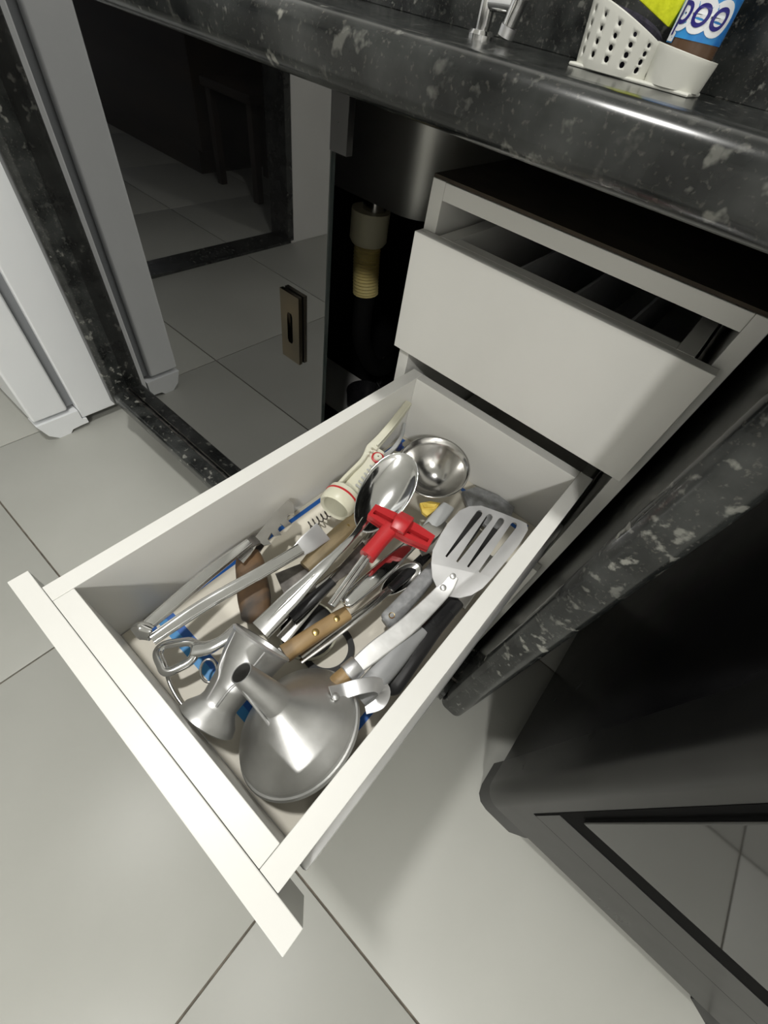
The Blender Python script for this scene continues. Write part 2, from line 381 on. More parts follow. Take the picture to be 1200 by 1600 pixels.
V = [Vector((-.243, .205, .69)), Vector((-.242, .205, .66)), Vector((-.240, .206, .63)), Vector((-.238, .208, .60))]
rod('lower_tube', [(-.238, .208, .601), (-.236, .212, .50), (-.240, .30, .40), (-.25, .47, .42)], .019, 'void', tp, 6, 16)
Q, _ = smoothpts(V, [(1,)]*len(V), 12)
rod('corrugated_tube', Q, [(.0245 if i % 2 else .0215) for i in range(len(Q))], 'hose', tp, 1, 16)
pt = thing('cooking_pot', 'black round pot with an upright handle inside the open cupboard', 'pot', (-.33, .40, .195))
lathe('body', [(.001, .002), (.052, .002), (.056, .008), (.058, .05), (.060, .052), (.057, .053), (.054, .01), (.001, .006)], (-.345, .395, .1722), (0, 0, 1), 'black', pt, 32)
bar('handle', [(-.345, .44, .215), (-.340, .446, .255), (-.335, .45, .32)], (.02, .01), 'stove_grey', pt)

fa = thing('sink_tap', 'chrome sink tap standing on the granite worktop', 'tap', (-.204, .355, .93))
rod('stem', [(-.204, .362, .930), (-.204, .362, .972), (-.204, .362, 1.10)], .0105, 'chrome', fa, 4, 20)
lathe('base_ring', [(.001, .008), (.016, .008), (.019, .004), (.019, 0)], (-.204, .362, .930), (0, 0, 1), 'chrome', fa, 24)
rod('spout', [(-.200, .361, .963), (-.175, .353, .9645), (-.149, .344, .9655)], .0080, 'chrome', fa, 6, 18)
rod('spout_end', [(-.1450, .344, .9745), (-.1480, .344, .965), (-.1525, .343, .947)], [.0100, .0100, .0092], 'chrome', fa, 6, 18)
lathe('nozzle', [(.011, 0), (.011, -.010), (.008, -.010), (.008, -.004), (.001, -.004)], (-.152, .343, .948), (.2, 0, 1), 'alu_bright', fa, 20)

# sponge and soap holder
hd_ = thing('sponge_holder', 'off-white plastic holder with a perforated sponge cup and a soap cup', 'sponge holder', (.02, .36, .93))
def cup(name, cx, cy, ax_, by_, zb, tops, ncol, hole_rows, th=.0025):
    """wall of cells, each with an octagonal hole where wanted; tops(angle) = rim height"""
    bm = bmesh.new(); cache = {}
    def vert(u, v):
        key = (round(u, 5), round(v, 5))
        if key not in cache:
            a = 2*math.pi*u; k = .90+.10*min(1, v/.9)
            z = zb+v*(tops(a)-zb)
            cache[key] = bm.verts.new((cx+ax_*k*math.cos(a), cy+by_*k*math.sin(a), z))
        return cache[key]
    rows = [0, .10]+[.10+.2*i for i in range(1, 5)]+[.95, 1.0]
    for c in range(ncol):
        for r_ in range(len(rows)-1):
            u0, u1, v0, v1 = c/ncol, (c+1)/ncol, rows[r_], rows[r_+1]
            um = (u0+u1)/2; hole = hole_rows and 1 <= r_ <= 4 and c % 2 == 0
            ring = [(u0, v0), (um, v0), (u1, v0), (u1, (v0+v1)/2), (u1, v1), (um, v1), (u0, v1), (u0, (v0+v1)/2)]
            ring = [(u % 1.0 if abs(u-1) < 1e-9 else u, v) for u, v in ring]
            if not hole: bm.faces.new([vert(*q) for q in ring]); continue
            rad = .0032-.0003*r_; ru = rad/(2*math.pi*(ax_+by_)/2); rv = rad/(tops(2*math.pi*um)-zb); inn = []
            for k in range(8):
                a = math.radians(-135+45*k)
                inn.append(vert(um+ru*math.cos(a), (v0+v1)/2+rv*math.sin(a)))
            for k in range(8):
                bm.faces.new([vert(*ring[k]), vert(*ring[(k+1) % 8]), inn[(k+1) % 8], inn[k]])
    bot = [vert(c/ncol if True else 0, 0) for c in range(ncol)]
    full = []
    for c in range(ncol): full += [vert(c/ncol, 0), vert((c+.5)/ncol, 0)]
    bm.faces.new(full)
    o = fin(bm, name, 'cream_wall', hd_, math.radians(50))
    md = o.modifiers.new('thickness', 'SOLIDIFY'); md.thickness = th; md.offset = -1
    return o
cup('sponge_cup', .000, .362, .052, .036, .9335, lambda a: .972+.016*math.cos(a+2.6), 30, True)
cup('soap_cup', .078, .362, .037, .034, .9335, lambda a: .962+.003*math.cos(a+2.9), 28, None)
box('tray', (-.049, .334, .9302), (.108, .392, .9338), 'cream_wall', hd_, .0015, 2)
sp = thing('dish_sponge', 'bright yellow sponge with a dark scouring side standing in the holder', 'sponge', (.0, .362, .94))
def tbox(name, cx, cy, cz, sx, sy, sz, rz, m, par):
    bm = bmesh.new(); bmbox(bm, (-sx/2, -sy/2, -sz/2), (sx/2, sy/2, sz/2), .002, 2)
    Mx = Matrix.Translation((cx, cy, cz)) @ Matrix.Rotation(rz, 4, 'Z') @ Matrix.Rotation(.30, 4, 'Y')
    bmesh.ops.transform(bm, matrix=Mx, verts=bm.verts); return fin(bm, name, m, par, math.radians(40))
tbox('foam', .0300, .3690, 1.0115, .050, .022, .060, 0, 'sponge', sp)
V = []; F = []; nseg = 40
for lv in range(3):
    for k in range(nseg):
        a = 2*math.pi*k/nseg; q = 0.86 if lv < 2 else .80
        zr = .972+.016*math.cos(a+2.6); ztop_ = zr+.010*max(0, math.cos(a+.2))-.006*max(0, -math.cos(a+.2))
        V.append((.0+.052*q*math.cos(a)*(.93 if lv == 0 else 1), .362+.036*q*math.sin(a)*(.93 if lv == 0 else 1), .9365 if lv == 0 else (ztop_-.003 if lv == 1 else ztop_)))
for lv in range(2):
    for k in range(nseg): F.append((lv*nseg+k, lv*nseg+(k+1) % nseg, (lv+1)*nseg+(k+1) % nseg, (lv+1)*nseg+k))
V.append((0, .362, .9365)); V.append((0, .362, .974))
for k in range(nseg): F.append((k, (k+1) % nseg, 3*nseg)); F.append((2*nseg+k, 2*nseg+(k+1) % nseg, 3*nseg+1))
mesh('scouring_pad_fill', V, F, 'scour', sp, math.radians(40))  # pad edge shows at the rim; body filled out to darken the cup holes
bt = thing('detergent_bottle', 'dish soap bottle with a blue label standing in the soap cup', 'bottle', (.078, .362, .9345))
BX, BY, BR = .078, .364, .0285
lathe('body', [(.001, .9350), (.026, .9350), (.0282, .938), (.0282, 1.09), (.024, 1.11), (.012, 1.125), (.012, 1.15), (.001, 1.15)], (BX, BY, 0), (0, 0, 1), 'bottle', bt, 36)
lb = lathe('label', [(.0287, .9705), (.0287, 1.05)], (BX, BY, 0), (0, 0, 1), 'label_blue', bt, 48, True)
def lettering(txt, size, z, rad, m, off, parent, shift, rot=0.0):
    cu = bpy.data.curves.new('lettering', 'FONT'); cu.body = txt; cu.size = size; cu.offset = off; cu.align_x = 'CENTER'; cu.resolution_u = 6; cu.space_character = 1.02; cu.shear = .15
    to = bpy.data.objects.new('lettering_tmp', cu); COL.objects.link(to)
    bpy.context.view_layer.update()
    me = bpy.data.meshes.new_from_object(to.evaluated_get(bpy.context.evaluated_depsgraph_get()))
    COL.objects.unlink(to); bpy.data.objects.remove(to)
    bm = bmesh.new(); bm.from_mesh(me); bmesh.ops.triangulate(bm, faces=bm.faces)
    bmesh.ops.subdivide_edges(bm, edges=[e for e in bm.edges if e.calc_length() > size*.12], cuts=2, use_grid_fill=False)
    for v in bm.verts:
        x, y = v.co.x*math.cos(rot)-v.co.y*math.sin(rot), v.co.x*math.sin(rot)+v.co.y*math.cos(rot)
        a = (x+shift)/rad
        v.co = Vector((BX+rad*math.sin(a), BY-rad*math.cos(a), z+y))
    o = fin(bm, 'lettering', m, parent); return o
lettering('poo', .036, .9800, .0289, 'blue_lt', .0060, lb, .002)
lettering('poo', .036, .9800, .0291, 'white', .0050, lb, .002)
lettering('poo', .036, .9800, .0293, 'navy', .0002, lb, .002)

# ------------------------------------------------------------------ drawer unit
du = thing('drawer_unit', 'white melamine drawer cabinet with one drawer pulled open', 'drawer cabinet', (.16, .2, .2))
CX0, CX1, CT = .0, .3197, .858
box('side_panel', (CX0, 0, .1765), (CX0+.0152, .45, CT), 'mdf', du)
box('side_panel', (CX1-.0154, 0, .1765), (CX1, .45, CT), 'mdf', du)
box('top_rail', (CX0+.0154, .0, .8433), (CX1-.0156, .07, CT-.0003), 'mdf', du)
box('top_panel', (CX0, .0012, CT+.0002), (CX1, .45, CT+.003), 'hardboard', du, 0)
box('back_panel', (CX0+.0154, .444, .1765), (CX1-.0156, .45, CT), 'mdf', du)
def drawer(yf, zt, zb, fx0=.0017, fx1=.3117, boxz=None, label=None, blen=.4514):
    """pulled so that the front panel's outer face is at yf"""
    bx0, bx1, ts = .0227, .2906, .0159
    yb = yf+.015; bz0 = zb+.020 if boxz is None else boxz; y2 = yb+blen+.0156; bt_ = zt
    d = box('drawer', (bx0+ts+.0001, yb+.0001, bz0), (bx1-ts-.0001, y2-.0001, bz0+.007), 'mdf', du, 0, label=label)
    box('front_panel', (fx0, yf, zb), (fx1, yb-.0004, zt), 'mdf', d, .0006)
    box('side_panel', (bx0, yb, bz0), (bx0+ts, y2, bt_), 'mdf', d, .0005)
    box('side_panel', (bx1-ts, yb, bz0), (bx1, y2, bt_), 'mdf', d, .0005)
    box('inner_front', (bx0+ts+.0002, yb, bz0), (bx1-ts-.0002, yb+.0155, bt_-.0002), 'mdf', d, .0005)
    box('back_panel', (bx0+ts+.0002, y2-.015, bz0), (bx1-ts-.0002, y2, bt_-.0002), 'mdf', d, .0005)
    for x0, x1 in ((bx0-.0095, bx0-.0003), (bx1+.0003, bx1+.0095)):
        zc = bz0+.016
        bm = bmesh.new(); bmbox(bm, (x0, yb+.012, zc-.011), (x1, y2-.002, zc+.011), .003, 2)
        wnorm(fin(bm, 'slide', 'alu_bright', d, math.radians(40)))
    return d
drawer(-.0175, .8162, .690, label='white top drawer left slightly open')
drawer(-.4728, .657, .531, boxz=.550, label='white drawer pulled fully open, full of utensils')
drawer(-.0160, .498, .372); drawer(-.0160, .339, .213)
box('cutlery_divider', (.10, .03, .67), (.103, .42, .805), 'grey_lt', du, .0005); box('cutlery_divider', (.165, .03, .67), (.168, .42, .805), 'grey_lt', du, .0005); box('cutlery_divider', (.225, .03, .67), (.228, .42, .805), 'grey_lt', du, .0005)
for y, z in ((-.300, .575), (-.16, .57)):
    pass

# ------------------------------------------------------------------ stove
st = thing('cooking_range', 'black freestanding cooking range with glossy oven door', 'stove', (.8, .1, 0))
SX0, SX1, SY, SB = .502, 1.065, -.172, .43
pr = []; r = .030
for cx, a0 in ((SX0+r, 180), (SX1-r, 270)):
    for k in range(9):
        a = math.radians(a0+k*90/8); pr.append((cx+r*math.cos(a), SY+r+r*math.sin(a)))
pr += [(SX1, SB), (SX0, SB)]; n = len(pr)
def prism_(name, pr, z0, z1, m):
    n = len(pr); V = [(x, y, z0) for x, y in pr]+[(x, y, z1) for x, y in pr]
    return wnorm(mesh(name, V, [(i, (i+1) % n, n+(i+1) % n, n+i) for i in range(n)]+[tuple(range(n)), tuple(range(n, 2*n))], m, st, math.radians(40)))
prism_('front_frame', pr[:-2]+[(SX1, -.0945), (SX0, -.0945)], .056, .87, 'stove_grey')
prism_('body', [(SX0+.0006, -.0937), (SX1-.0006, -.0937), (SX1-.0006, SB), (SX0+.0006, SB)], .056, .87, 'black_enamel')
def fpanel(name, z0, z1, y, m, bev=.004, x0=.552, x1=1.05):
    bm = bmesh.new(); bmbox(bm, (x0, y, z0), (x1, SY+.02, z1), bev, 3); return wnorm(fin(bm, name, m, st, math.radians(40)))
fpanel('dark_gap_plate', .1835, .80, SY-.0006, 'void', .0, x0=.549, x1=1.018)  # raised black plate, its colour stands in for shade in the recessed gaps
fpanel('lower_panel', .1878, .266, SY-.0016, 'stove_grey', .0, x0=.5520, x1=1.0155)
fpanel('oven_door', .322, .78, SY-.008, 'oven_glass', .002, x0=.5600, x1=1.007)
rod('door_handle', [(.58, SY-.05, .74), (.83, SY-.056, .74), (1.02, SY-.05, .74)], .010, 'steel', st, 6, 14)
box('hob', (SX0-.004, SY-.01, .8705), (SX1+.004, SB, .895), 'black_enamel', st, .004, 3)
for x in (.62, .74, .86, .98): lathe('knob', [(.001, .022), (.017, .022), (.019, .0), (.019, -.004)], (x, SY-.001, .825), (0, -1, 0), 'black', st, 20)
for sx, x in ((1, SX0), (-1, SX1)):
    for y, sy in ((SY, 1), (SB, -1)):
        out = [(0.000, .03), (.004, .012), (.014, .002), (.03, -.002), (.085, -.002), (.115, .012), (.115, .05), (.03, .08), (.0, .08)]
        bm = bmesh.new()
        lo_v = [bm.verts.new((x+sx*a, y+sy*b, 0)) for a, b in out]; hi_v = [bm.verts.new((x+sx*(a+.004), y+sy*(b+.004), .0565)) for a, b in out]
        bm.faces.new(lo_v); bm.faces.new(hi_v)
        for i in range(len(out)): bm.faces.new((lo_v[i], lo_v[(i+1) % len(out)], hi_v[(i+1) % len(out)], hi_v[i]))
        fin(bm, 'foot', 'foot_grey', st, math.radians(35))

# ------------------------------------------------------------------ drawer contents
ZF = .557
_at = at
def at(u, v, z): return _at(u, v, .5600+(z-.514)*.76)   # utensils rest on the drawer bottom
GU = 'kitchen utensils in the open drawer'
ln = box('drawer_liner', (.0395, -.4415, ZF+.0001), (.2740, -.0065, ZF+.0009), 'liner', None, 0)
tag(ln, 'cream drawer liner with a blue border under the utensils', 'liner')
zt = ZF+.0009
for nm, a, b, m in (('stripe', (.044, -.43), (.0495, -.012), 'blue'), ('stripe', (.258, -.40), (.2645, -.012), 'blue'), ('stripe', (.0495, -.412), (.258, -.404), 'blue_lt'), ('stripe', (.0495, -.404), (.258, -.396), 'blue'), ('stripe', (.0495, -.03), (.258, -.024), 'blue')):
    box(nm, (*a, zt), (*b, zt+.0002), m, ln, 0)
ZL = zt+.0006
def T(name, label, cat, p): return thing(name, label, cat, p, GU)

# big funnel
fc = Vector((.2268, -.3858, .5888)); fa_ = Vector((-.50, -.10, .86)).normalized()
fu = T('funnel', 'large dull aluminium funnel lying mouth down with a strap handle', 'funnel', fc)
R = .0520
lathe('cone', [(R+.0010, -.0035), (R+.0020, -.0012), (R+.0010, .001), (R-.0006, .0012), (R-.0010, .0050), (R*.945, .0080), (R*.60, .0245), (.0140, .0425), (.0130, .0450),
               (.0122, .0450), (.0130, .0420), (R*.58, .0235), (R*.93, .0070), (R*.965, .0040), (R*.975, -.0030), (R+.0010, -.0035)], fc, fa_, 'alu', fu, 72, math.radians(22))
so = fc+fa_*.042
sax = Vector((-.56, -.15, .80)).normalized()
lathe('spout', [(.0142, -.005), (.0132, .003), (.0082, .044), (.0074, .044), (.0122, .003), (.0130, -.004)], so, sax, 'alu', fu, 36)
e1 = (Vector((.72, .62, 0))); e1 = (e1-fa_*e1.dot(fa_)).normalized(); e2 = fa_.cross(e1).normalized()
def fp(r_, h, t_=0): return fc + e1*r_ + fa_*h + e2*t_
rod('seam', [so+sax*.042+Vector((.004, -.006, 0)), so+sax*.020+Vector((.006, -.010, .001)), so-sax*.002+Vector((.008, -.0135, .002))], .0011, 'alu_bright', fu, 4, 8)
def pix(P):
    d = Vector(P)-CAM; w = d.dot(RZ); return Vector((PX+FPX*d.dot(RX)/w, PY+FPX*d.dot(RY)/w))
_, fs_, fu_ = frame(fa_)
def cone_pt(u, v, lift=.0012):          # point of the cone's outer surface seen at a pixel
    best = None
    for i in range(90):
        for k in range(24):
            a = 2*math.pi*i/90; r_ = .016+k*.0014; h = .0080+(R*.945-r_)/(R*.945-.014)*.0345
            P = fc+fs_*(r_*math.cos(a))+fu_*(r_*math.sin(a))+fa_*(h+lift)
            d = (pix(P)-Vector((u, v))).length
            if best is None or d < best[0]: best = (d, P)
    return best[1]
k0, k1 = cone_pt(516, 1086), cone_pt(535, 1082)
zk = k1.z
hs = bar('strap_handle', [k0, k1, _at(560, 1073, zk+.001), _at(586, 1069, zk-.002), _at(599, 1079, zk-.010), _at(592, 1097, zk-.017), _at(570, 1104, zk-.018)], (.0125, .0011), 'alu_bright', fu, 'flat', 6, 12)
disc('rivet', cone_pt(525, 1086, .0022), .0032, .0016, (0, .2, 1), 'alu', hs)

# small double-ended funnel
pA = _at(410, 1002, .612); pB = _at(323, 1127, .590); ax = (pB-pA).normalized(); Ls = (pB-pA).length
sf = T('icing_funnel', 'small cast aluminium double-flared funnel beside the large funnel', 'funnel', pB)
lathe('body', [(.0272, .000), (.0280, .0012), (.0268, .005), (.0240, .020), (.0182, Ls*.52), (.0160, Ls*.76), (.0172, Ls*.82), (.0235, Ls*.93), (.0250, Ls), (.0240, Ls+.001), (.0222, Ls*.94), (.0158, Ls*.82),
              (.0146, Ls*.76), (.0168, Ls*.52), (.0226, .020), (.0255, .004), (.0262, .0), (.0272, 0)], pA, ax, 'alu', sf, 48)
lathe('rim_bead', [(.0272, -.0004), (.0290, .0012), (.0278, .0032)], pA, ax, 'alu_bright', sf, 48)
for k_, w_ in ((-.55, .0012), (.75, .0010)):
    a_, s_, u_ = frame(ax)
    def sfp(h, r_, an): return pA+ax*h+s_*(r_*math.sin(an))+u_*(r_*math.cos(an))
    rod('seam', [sfp(.004, .0262, k_), sfp(.03, .0215, k_*.9), sfp(Ls*.55, .0176, k_*.6), sfp(Ls*.78, .0158, k_*.5)], w_, 'alu_bright', sf, 5, 8)

# tongs
tg = T('kitchen_tongs', 'long chrome kitchen tongs lying along the left drawer side', 'tongs', at(215, 990, .55))
rod('hinge', [at(210, 991, .578), at(221, 985, .578), at(238, 990, .577)], [.0055, .0080, .0065], 'chrome', tg, 6, 18)
def channel(name, pts, w, h, par, m='chrome'):
    P = [Vector(p) for p in pts]; Q, QW = smoothpts(P, [(x,) for x in w], 6); S = [(-1, -1), (-1, .55), (-.72, 1), (.72, 1), (1, .55), (1, -1), (.86, -1), (.86, .45), (.62, .82), (-.62, .82), (-.86, .45), (-.86, -1)]
    V = []; F = []; n = len(S)
    for i, p in enumerate(Q):
        a, s, u = frame(Q[min(i+1, len(Q)-1)]-Q[max(i-1, 0)])
        for x, y in S: V.append(p+s*(x*QW[i][0]/2)+u*(y*h/2))
    for i in range(len(Q)-1):
        for q in range(n): F.append((i*n+q, i*n+(q+1) % n, (i+1)*n+(q+1) % n, (i+1)*n+q))
    F += [tuple(range(n)), tuple(range((len(Q)-1)*n, len(Q)*n))]
    return mesh(name, V, F, m, par, math.radians(40))
for pts_, w_ in (([at(224, 984, .578), at(270, 944, .576), at(330, 893, .574), at(390, 848, .570)], [(.010, .006), (.012, .005), (.012, .005), (.009, .004)]),
                 ([at(238, 1000, .577), at(320, 945, .577), at(420, 888, .579), at(470, 858, .579)], [(.010, .006), (.012, .005), (.012, .005), (.013, .004)])):
    am = bar('arm', pts_, w_, 'chrome', tg, 'soft', 8, 16, tilt=-.35)
    for sd in (-1, 1):
        rp_ = []
        for q in range(len(pts_)):
            t_ = pts_[min(q+1, 3)]-pts_[max(q-1, 0)]; s_ = frame(t_)[1]
            rp_.append(pts_[q]+s_*(sd*w_[q][0]*.40)+Vector((0, 0, w_[q][1]*.42)))
        rod('ridge', rp_, .0011, 'chrome', am, 6, 8)
bar('tip', [at(462, 864, .576), at(485, 846, .577), at(505, 830, .576)], [(.013, .002), (.020, .002), (.023, .0015)], 'alu_bright', tg, 'flat', tilt=-.42)
bar('tip', [at(388, 852, .565), at(402, 842, .564), at(412, 838, .562)], [(.011, .004), (.014, .003), (.012, .002)], 'steel_dark', tg, 'flat')

# toothed blade along the wall
px = [(372, 872), (430, 800), (450, 781), (459, 788), (460, 803), (450, 803), (448, 812), (456, 818), (446, 824), (438, 818), (434, 827), (440, 836), (428, 838), (424, 832), (418, 842), (424, 850), (412, 852), (404, 846), (392, 866), (380, 880)]
tb = tag(plate('fish_scaler', [at(u, v, .566) for u, v in px], .0015, 'steel'), 'flat steel blade with notched teeth leaning by the left drawer side', 'fish scaler', GU)

# old brown wooden handle
hk = T('worn_handle_knife', 'old knife with a thick worn brown wooden handle under the tongs', 'knife', at(392, 920, .55))
bar('handle', [at(388, 866, .545), at(392, 890, .546), at(397, 930, .545), at(400, 962, .543), at(400, 974, .541)], [(.024, .016), (.030, .020), (.032, .022), (.028, .020), (.016, .012)], 'wood_old', hk, 'soft', 6, 18)
plate('blade', [at(u, v, .552) for u, v in ((380, 868), (402, 868), (420, 842), (436, 806), (428, 806), (400, 838))], .0015, 'steel_dark', hk)

# olive wood handle knife with dark blade
ok = T('cleaver', 'old dark-bladed cleaver with an olive wooden handle beside the spoon', 'cleaver', at(500, 870, .55))
bar('handle', [at(478, 888, .553), at(500, 868, .557), at(530, 840, .560), at(560, 812, .560)], [(.017, .013), (.022, .017), (.023, .018), (.020, .015)], 'wood_olive', ok, 'soft', 6, 18)
disc('rivet', at(544, 822, .5695), .0032, .0015, (0, 0, 1), 'brass', ok); disc('rivet', at(505, 860, .566), .0032, .0015, (0, 0, 1), 'brass', ok)
plate('blade', [at(u, v, .548) for u, v in ((476, 878), (490, 896), (494, 922), (448, 938), (430, 896))], .0018, 'steel_dark', ok)

# cream plastic tool
cr = T('pitting_tool', 'cream plastic hand press with a red ring and red pivot button', 'hand press', at(530, 780, .55))
c0 = at(523, 794, .570); c1 = at(560, 745, .575); cax = (c1-c0).normalized()
lathe('cup', [(.0155, .001), (.0185, -.001), (.0205, .002), (.0208, .012), (.0200, .022), (.0165, .026), (.0150, .024), (.0150, .004), (.0155, .001)], c0, cax, 'cream', cr, 36)
lathe('red_ring', [(.0206, .0135), (.0213, .0140), (.0213, .0158), (.0206, .0163)], c0, cax, 'red', cr, 36)
bar('body', [at(545, 770, .571), at(562, 742, .577), at(580, 720, .580), at(592, 708, .580)], [(.023, .012), (.021, .013), (.020, .014), (.018, .014)], 'cream', cr, 'soft', 6, 16)
bar('side_rail', [at(519, 768, .580), at(545, 741, .586), at(566, 720, .589), at(577, 700, .590)], [(.005, .006), (.005, .008), (.006, .008), (.008, .008)], 'cream', cr, 'soft')
for k in range(6):
    t = k/5; p = at(556+22*t, 757-30*t, .5838+.004*t); q = at(566+22*t, 765-30*t, .582+.004*t); rod('rib', [p, q], .0011, 'grey_lt', cr, 2, 6)
pv = at(590, 716, .589)
lathe('pivot_button', [(.001, .0045), (.0045, .0045), (.0055, .003), (.0055, -.002)], pv, (.15, -.1, 1), 'cream', cr, 24)
lathe('pivot_ring', [(.0056, .0), (.0058, .0025), (.0078, .0020), (.0080, -.004)], pv, (.15, -.1, 1), 'red', cr, 24)
for k in range(3):
    p = at(571+6*k, 706-4*k, .5945); q = at(577+6*k, 710-4*k, .5935); rod('grip_rib', [p, q], .0014, 'cream', cr, 2, 6)
bar('upper_arm', [at(580, 702, .588), at(600, 680, .592), at(620, 655, .598), at(638, 630, .603)], [(.015, .008), (.013, .006), (.012, .006), (.010, .006)], 'cream', cr, 'soft')
bar('arm_wall', [at(589, 698, .593), at(610, 674, .598), at(640, 635, .608)], (.0022, .007), 'cream', cr, 'flat')
bar('lower_arm', [at(598, 716, .580), at(616, 700, .575), at(628, 680, .574), at(632, 662, .580)], [(.008, .006), (.006, .005), (.005, .004), (.004, .004)], 'grey_lt', cr, 'soft')
lathe('blue_cap', [(.001, .006), (.005, .005), (.006, 0), (.006, -.004)], at(622, 697, .562), (0, 0, 1), 'blue_dk', cr, 16)

# spoon / ladle bowls
def bowl_mesh(name, c, along, across, a, b, depth, m, par, egg=0.0, up=None, th=.0012, nr=9, ns=40, rim=0.0):
    along = along.normalized(); nrm = along.cross(across).normalized()
    if up is not None: nrm = up.normalized(); along = (along-nrm*along.dot(nrm)).normalized()
    if nrm.z < 0: nrm = -nrm
    ac = nrm.cross(along).normalized(); V = [c-nrm*depth]; F = []
    for i in range(1, nr+1):
        rho = i/nr
        for k in range(ns):
            t = 2*math.pi*k/ns; x = a*rho*math.cos(t); y = b*rho*math.sin(t)*(1-egg*math.cos(t))
            V.append(c+along*x+ac*y-nrm*(depth*(1-rho**2.4)))
    if rim:
        for k in range(ns):
            t = 2*math.pi*k/ns; V.append(c+along*((a+rim)*math.cos(t))+ac*((b+rim)*math.sin(t)*(1-egg*math.cos(t)))+nrm*rim*.1)
        nr += 1
    for k in range(ns): F.append((0, 1+k, 1+(k+1) % ns))
    for i in range(nr-1):
        for k in range(ns): F.append((1+i*ns+k, 1+(i+1)*ns+k, 1+(i+1)*ns+(k+1) % ns, 1+i*ns+(k+1) % ns))
    o = mesh(name, V, F, m, par, True)
    md = o.modifiers.new('thickness', 'SOLIDIFY'); md.thickness = th; md.offset = -1
    return o
la = T('soup_ladle', 'stainless steel soup ladle with its deep round bowl against the back', 'ladle', at(678, 728, .56))
lc = at(678, 728, .590); lup = Vector((.05, -.22, 1))
bowl_mesh('bowl', lc, Vector((1, 0, 0)), Vector((0, 1, 0)), .0430, .0430, .036, 'steel', la, up=lup, rim=.0018)
bar('handle', [at(632, 760, .588), at(606, 800, .572), at(560, 860, .552), at(500, 930, .545), at(440, 1000, .540)], [(.012, .003), (.008, .004), (.009, .003), (.011, .0025), (.013, .002)], 'steel', la, 'soft')
sp_ = T('serving_spoon', 'chrome serving spoon with a long patterned handle, bowl beside the ladle', 'spoon', at(600, 770, .57))
tipw = at(634, 726, .604); neck = at(566, 818, .600)
bowl_mesh('bowl', (tipw+neck)/2, tipw-neck, Vector((1, -1, 0)), (tipw-neck).length/2, .0275, .011, 'chrome', sp_, egg=-.10, up=Vector((.18, -.46, 1)), rim=.0006)
bar('handle', [at(572, 812, .598), at(552, 838, .596), at(528, 862, .592), at(497, 893, .586), at(450, 940, .576), at(406, 984, .568)], [(.010, .004), (.0065, .004), (.008, .003), (.012, .003), (.018, .0028), (.020, .0025)], 'chrome', sp_, 'soft')
bar('engraved_ridge', [at(492, 897, .5876), at(450, 938, .5782), at(418, 970, .5716)], [(.001, .001), (.003, .0016), (.001, .001)], 'chrome', sp_, 'oval')

# red T-handle tool
rt = T('corer', 'red plastic T-handled tool with a chrome shaft on top of the pile', 'corer', at(620, 820, .61))
m0 = at(625, 812, .612)
L0, L1 = at(580, 800, .612), at(673, 850, .612)
d1 = (L1-L0).normalized(); up_ = Vector((0, 0, 1)); d2 = up_.cross(d1).normalized(); half = (L1-L0).length/2; mid = (L0+L1)/2
def rp(a, b, c): return mid+d1*a+d2*b+up_*c
hw = .0110
outl = [rp(-half, -hw*.75, .005), rp(-half*.35, -hw, .005), rp(half*.35, -hw, .005), rp(half, -hw*.75, .005), rp(half, hw*.75, .005), rp(half*.35, hw, .005), rp(-half*.35, hw, .005), rp(-half, hw*.75, .005)]
hol = [[rp(s*half*.90, -hw*.38, .005), rp(s*half*.25, -hw*.5, .005), rp(s*half*.25, hw*.1, .005), rp(s*half*.90, hw*.1, .005)] for s in (-1, 1)]
tb_ = plate('crossbar', outl, .008, 'red', rt, hol)
plate('crossbar_web', [p-up_*.006 for p in outl], .004, 'red', tb_)
bar('boss', [rp(0, -hw*1.0, .007), rp(0, 0, .009), rp(0, hw*1.0, .006)], [(.015, .008), (.017, .010), (.016, .008)], 'red', rt, 'flat')
s0 = at(611, 825, .610); s1 = at(573, 870, .602)
bar('stem', [s0, (s0+s1)/2, s1], [(.018, .016), (.0155, .0155), (.0165, .0165)], 'red', rt, 'soft', 6, 18)
s2 = at(518, 946, .588)
bar('shaft', [s1, (s1+s2)/2, s2], [(.0095, .006), (.0095, .006), (.0085, .005)], 'chrome', rt, 'soft')
bar('shaft_groove', [s1+Vector((0, 0, .003)), (s1+s2)/2+Vector((0, 0, .0032)), s2+Vector((0, 0, .0026))], (.0022, .0016), 'steel_dark', rt, 'oval')

# chrome handle
ck = T('table_knife', 'table knife with a thick rounded chrome handle below the red handle', 'knife', at(590, 900, .57))
bar('handle', [at(537, 944, .575), at(546, 936, .576), at(590, 898, .580), at(645, 848, .580)], [(.010, .007), (.0165, .0105), (.0185, .011), (.013, .008)], 'chrome', ck, 'soft', 6, 18)
bar('blade', [at(643, 850, .580), at(672, 830, .578), at(690, 812, .572)], [(.012, .002), (.020, .0016), (.016, .001)], 'steel', ck, 'flat')

# grey handle with hole
gk = T('paring_knife', 'paring knife with a speckled grey plastic handle and hanging hole', 'knife', at(640, 930, .55))
bar('handle', [at(601, 974, .552), at(610, 966, .553), at(645, 928, .556), at(688, 878, .556)], [(.010, .008), (.019, .012), (.018, .013), (.015, .011)], 'grey', gk, 'soft', 6, 18)
lathe('hanging_hole', [(.0021, .0004), (.0032, .0008), (.0034, -.002), (.0021, -.002)], at(612, 962, .5603), (0, 0, 1), 'brass', gk, 16)
bar('blade', [at(686, 880, .556), at(702, 852, .553), at(716, 826, .548)], [(.014, .0016), (.017, .0014), (.004, .001)], 'steel', gk, 'flat')

